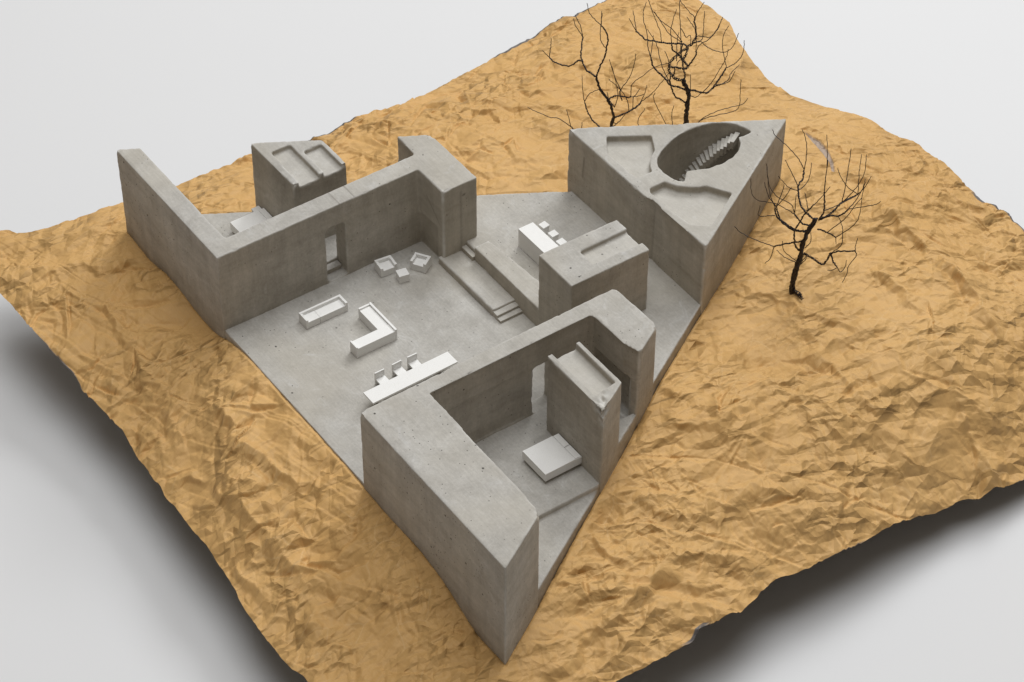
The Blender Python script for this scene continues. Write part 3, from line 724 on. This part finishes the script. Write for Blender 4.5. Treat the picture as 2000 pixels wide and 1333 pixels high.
def build_tree(label, origin, fac, base_px, ground_pt, trunk, trunk_r, thick, thin, seed, rise_shift=None):
    conv = lambda q: (origin[0] + q[0] / fac, origin[1] + q[1] / fac)
    gp = np.array(ground_pt); r = random.Random(seed)
    def at3(px, py, dep):
        d = ray(px, py); k = ((gp - CP) @ NH + dep) / (d @ NH); return CP + d * k
    o = thing('wire_tree', label, 'tree', tuple(gp), 0.0, 'twisted wire trees on the paper')
    placed = []                                             # (px, py, depth)
    def add(name, pts, d0, slope, kind, rr):
        pc = catmull([conv(q) for q in pts], 7)
        if kind != 'trunk' and len(pc) > 4:      # hand-bent wire: small kinks
            kk = np.array([r.uniform(-1, 1) for _ in range(len(pc) * 2)]).reshape(-1, 2) * (.75 if kind == 'thin' else 1.1); kk[0] = 0; kk[1::2] *= .4
            pc = pc + kk
        elif kind == 'trunk':
            kk = np.array([r.uniform(-1, 1) for _ in range(len(pc) * 2)]).reshape(-1, 2) * 1.3; kk[1::2] *= .3; pc = pc + kk
        L = np.concatenate([[0], np.cumsum(np.linalg.norm(np.diff(pc, axis=0), axis=1))])
        dep = d0 + slope * L / 2400.0
        P = [at3(a, b, c) - gp for (a, b), c in zip(pc, dep)]
        for (a, b), c in zip(pc, dep): placed.append((a, b, c))
        if kind == 'trunk':
            V, Fc = twisted(P, 7, (rr[0], rr[1]), (rr[0] * .55, rr[1] * .55), .055); v2, f2 = tube(P, np.linspace(rr[0] * .95, rr[1] * .95, len(P)), 8)
            b_ = len(V); V += v2; Fc += [tuple(b_ + i for i in f) for f in f2]
        elif kind == 'thick':
            V, Fc = twisted(P, 3, (rr, rr * .72), (WR * 1.05, WR), .0048 + .001 * r.random(), r.random() * 6)
        else:
            V, Fc = tube(P, np.linspace(WR * 1.05, WR * .75, len(P)), 6)
        mesh_obj(name, V, Fc, WIRE, o, smooth=True)
    add('trunk', trunk, 0, 0, 'trunk', trunk_r)
    def start_depth(q):
        a, b = conv(q); return min(placed, key=lambda t: (t[0] - a) ** 2 + (t[1] - b) ** 2)
    for pts, rr in thick:
        a = start_depth(pts[0]); add('branch', pts, a[2], r.choice((-1, 1)) * r.uniform(.3, .8), 'thick', rr)
    for pts in thin:
        a = start_depth(pts[0]); add('twig', pts, a[2], r.uniform(-.7, .7), 'thin', 0)
    return o

# the tree in front of the right-hand slope
g3 = onz(1547, 572, 0.0); g3[2] = 0; g3 = onz(1547, 572, ground(g3[0], g3[1])) 
T3_thick = [([(665, 690), (600, 640), (560, 580), (550, 540), (545, 485), (545, 455), (575, 400), (583, 350)], .0006), ([(680, 685), (715, 625), (718, 560), (718, 500)], .00045),
    ([(690, 675), (750, 650), (800, 600), (850, 560), (940, 515)], .0006), ([(690, 680), (760, 655), (820, 655), (875, 615)], .0005), ([(675, 745), (735, 765), (795, 800)], .00045),
    ([(610, 755), (520, 755), (460, 720), (400, 660), (388, 600)], .00055), ([(600, 765), (520, 745), (470, 715), (420, 670), (398, 600)], .0004), ([(625, 720), (570, 705), (530, 660), (515, 640)], .0005),
    ([(515, 755), (560, 690), (590, 640)], .00045), ([(550, 890), (522, 850), (518, 750)], .00055), ([(575, 825), (470, 840), (380, 860)], .00045), ([(580, 905), (640, 940), (708, 980), (760, 905)], .0007),
    ([(760, 910), (800, 895), (925, 892)], .00045), ([(762, 915), (775, 960), (800, 995)], .00045), ([(590, 640), (608, 622), (650, 580)], .0003)]
T3_thin = [[(583, 350), (600, 240), (595, 150), (572, 82)], [(583, 345), (540, 270), (470, 190), (390, 120), (373, 82)], [(545, 485), (590, 450), (620, 390), (633, 302)], [(545, 460), (510, 390), (480, 330), (455, 282)],
    [(545, 490), (480, 465), (410, 392)], [(718, 500), (722, 440), (735, 330), (738, 220), (735, 117)], [(718, 510), (726, 400), (743, 282)], [(600, 625), (640, 590), (700, 530), (757, 463)], [(940, 515), (985, 470), (1010, 430), (1030, 393)],
    [(940, 512), (870, 460), (830, 400), (807, 340)], [(835, 565), (855, 480), (880, 330), (897, 208)], [(942, 510), (950, 380), (968, 242)], [(840, 565), (930, 470), (985, 370), (1000, 248)], [(875, 612), (980, 595), (1060, 580), (1093, 560)],
    [(875, 615), (930, 550), (975, 470), (993, 412)], [(715, 622), (820, 580), (925, 525)], [(795, 800), (900, 730), (950, 660), (968, 540), (990, 430)], [(740, 765), (860, 670), (920, 590), (968, 535)], [(795, 800), (797, 845)],
    [(390, 598), (360, 530), (345, 450), (330, 308)], [(398, 595), (345, 525), (318, 430)], [(398, 592), (435, 500), (450, 445)], [(400, 592), (460, 525), (497, 465)], [(388, 655), (330, 657), (285, 658), (277, 640), (290, 590)],
    [(520, 645), (470, 615), (390, 575), (270, 550), (230, 490), (228, 408)], [(610, 622), (600, 560), (588, 500)], [(520, 648), (495, 580), (400, 525), (350, 450), (334, 330)], [(520, 632), (530, 515)],
    [(380, 860), (280, 825), (180, 780), (120, 730), (72, 672)], [(382, 862), (360, 935), (320, 975)], [(548, 968), (525, 965), (450, 930), (398, 885)], [(545, 960), (520, 950), (450, 890), (437, 825)],
    [(925, 892), (925, 860), (940, 807)], [(925, 892), (930, 925), (880, 990), (870, 1040), (838, 1100)], [(800, 995), (825, 1030), (855, 1000), (867, 953)], [(802, 1003), (770, 1018), (737, 1020)],
    [(765, 905), (830, 850), (840, 770), (830, 700), (808, 655)], [(590, 870), (625, 830), (628, 770)], [(570, 960), (600, 920)], [(560, 980), (590, 950), (600, 925)]]
build_tree('dark wire tree standing alone on the slope right of the triangular block', (1400, 230), 3.4175, None, g3,
    [(508, 1175), (500, 1160), (512, 1080), (532, 1000), (560, 920), (572, 850), (600, 780), (640, 710), (660, 678)], (.00155, .00115), T3_thick + [([(510, 1150), (540, 1178), (572, 1212)], .0016), ([(500, 1150), (535, 1165), (565, 1190)], .0016)], T3_thin, 3)

def tpt(px, py):
    p = onz(px, py, 0.0); z = ground(p[0], p[1]); p = onz(px, py, z); return onz(px, py, ground(p[0], p[1]))
g1 = tpt(1194, 300); g2 = tpt(1338, 305)
c8 = lambda pts, org=(1050, 0), f=5.33: [((1020 + x / 4.1667 - org[0]) * f, (y / 4.1667 - org[1]) * f) for x, y in pts]
T1_thick = [([(608, 800), (560, 770), (500, 720), (470, 650)], .00055), ([(470, 650), (450, 580), (462, 480), (468, 385)], .0004), ([(468, 645), (430, 632), (345, 683), (270, 683), (180, 650), (122, 600)], .0004),
    ([(610, 800), (650, 690), (695, 600), (715, 510), (732, 400), (710, 330), (665, 275)], .0005), ([(740, 1045), (770, 1015), (840, 998), (920, 1015), (970, 1010)], .00045),
    ([(800, 1225), (900, 1190), (990, 1140), (1060, 1090), (1075, 1060)], .0006), ([(770, 1420), (700, 1385), (625, 1305), (560, 1240), (520, 1160), (490, 1070)], .0004), ([(865, 940), (855, 980), (878, 1045)], .0003),
    ([(770, 1450), (560, 1460), (420, 1400), (345, 1320)], .0004)]
T1_thin = [[(468, 385), (455, 300), (420, 220), (390, 157)], [(465, 380), (430, 320), (395, 270), (375, 195)], [(122, 600), (85, 565), (52, 530)], [(122, 597), (138, 480), (143, 397)], [(665, 272), (600, 210), (540, 140), (515, 37)],
    [(668, 285), (664, 200), (668, 118)], [(712, 505), (660, 430), (655, 320), (672, 140)], [(970, 1010), (985, 880), (1100, 790), (1220, 700), (1368, 659)], [(970, 1010), (1040, 1005), (1106, 985)], [(998, 1012), (1030, 980), (1060, 930)],
    [(996, 1015), (990, 1150)], [(865, 940), (960, 800), (1005, 680), (1022, 563)], [(865, 942), (800, 790), (745, 620)], [(950, 1165), (935, 1050), (870, 945), (740, 823)], [(800, 1120), (835, 1010), (820, 880), (772, 690)],
    [(1075, 1062), (1183, 985), (1280, 870), (1362, 767)], [(1078, 1055), (1119, 959), (1138, 889)], [(800, 1118), (740, 1030), (722, 958)], [(770, 1330), (825, 1290), (890, 1220), (920, 1180)], [(490, 1065), (470, 950), (462, 797)],
    [(492, 1055), (540, 980), (620, 940), (675, 932)], [(345, 1320), (215, 1235), (130, 1225), (0, 1170), (-107, 1120)], [(345, 1320), (325, 1230), (300, 1145)], [(480, 1440), (463, 1360), (460, 1275)], [(780, 1270), (820, 1290), (840, 1270)]]
build_tree('slender dark wire tree at the top left behind the triangular block', (1050, 0), 5.33, None, g1,
    [(765, 1600), (768, 1450), (770, 1300), (792, 1210), (762, 1110), (730, 1040), (690, 980), (650, 930), (630, 870), (608, 800)], (.0011, .00055), T1_thick, T1_thin, 5)
T2_thick = [([(615, 835), (550, 830), (490, 790), (460, 720), (470, 660), (520, 600), (580, 550), (650, 495), (700, 460), (745, 390)], .0011), ([(745, 390), (740, 290), (725, 230), (732, 185)], .00045),
    ([(650, 490), (620, 460), (560, 455), (470, 455), (390, 445), (300, 430), (220, 415), (170, 370), (120, 325)], .0005), ([(655, 500), (635, 580), (610, 630), (660, 690), (640, 720), (560, 710), (480, 700)], .0008),
    ([(610, 640), (560, 570), (500, 520), (488, 460)], .0005), ([(655, 690), (700, 640), (740, 580), (745, 530)], .00045), ([(700, 460), (745, 440), (790, 433)], .0004), ([(680, 945), (740, 950), (800, 970), (860, 965), (920, 915), (980, 830), (1060, 710)], .0006),
    ([(920, 915), (965, 890), (1010, 880)], .0004), ([(650, 945), (560, 905), (480, 890), (400, 800), (300, 700), (272, 600)], .0006), ([(640, 1085), (590, 1040), (530, 1015), (500, 950), (470, 860), (475, 800)], .0005),
    ([(615, 840), (628, 780), (615, 740), (600, 640), (590, 560), (600, 460)], .0004), ([(500, 800), (520, 740), (515, 700)], .0003)]
T2_thin = [[(732, 185), (650, 100), (575, 5)], [(735, 182), (770, 110), (830, 20)], [(120, 325), (85, 265), (45, 195)], [(122, 322), (105, 220), (88, 110)], [(488, 455), (480, 330), (500, 220), (540, 100)],
    [(745, 530), (780, 470), (880, 410), (960, 320), (1000, 230), (1020, 185)], [(790, 433), (815, 380), (825, 240), (832, 120)], [(795, 435), (860, 490), (940, 530), (1050, 545), (1130, 480), (1188, 348)],
    [(748, 378), (830, 385), (900, 385), (970, 290), (1022, 180)], [(745, 385), (730, 300), (690, 240), (648, 180)], [(745, 395), (742, 530)], [(1060, 710), (1040, 610), (1020, 500), (1030, 370), (1085, 268)],
    [(1060, 710), (1150, 660), (1220, 580), (1243, 500), (1245, 420)], [(1010, 880), (1080, 830), (1110, 760), (1195, 675)], [(1010, 880), (1090, 850), (1150, 742)], [(805, 970), (900, 870), (980, 740), (1050, 620), (1080, 515)],
    [(690, 1000), (740, 1015), (800, 970)], [(272, 600), (245, 500), (230, 330), (200, 230), (195, 130), (225, 22)], [(272, 595), (285, 480), (300, 370)], [(480, 885), (400, 720), (360, 580), (330, 460), (240, 310)],
    [(600, 440), (500, 310), (380, 220), (270, 90)], [(595, 442), (460, 350), (370, 215), (310, 125)], [(385, 442), (370, 330), (310, 180), (245, 0), (225, -40)], [(585, 600), (582, 300), (570, 60), (580, 0), (600, -30)],
    [(588, 300), (615, 345), (640, 390), (685, 372), (685, 470)], [(540, 640), (545, 460), (565, 335)], [(462, 655), (445, 590), (415, 530)], [(686, 945), (687, 778)], [(600, 620), (560, 640), (540, 690)],
    [(660, 1500), (500, 1420), (420, 1275), (305, 1040), (318, 968)], [(660, 1480), (520, 1380), (495, 1270), (492, 1180), (512, 1100)], [(660, 1520), (300, 1460), (140, 1285), (210, 1130)],
    [(670, 1450), (740, 1330), (790, 1255), (870, 1200), (1020, 1140), (1190, 1100), (1240, 1080), (1285, 1025)], [(790, 1255), (900, 1215), (1120, 1165), (1190, 1110), (1205, 950), (1210, 830)]]
build_tree('dense dark wire tree at the top right behind the triangular block', (1220, 0), 5.33, None, g2,
    [(630, 1625), (640, 1440), (640, 1260), (648, 1150), (655, 1080), (670, 1000), (650, 930), (620, 870), (615, 835)], (.00155, .0011), T2_thick, T2_thin, 9)
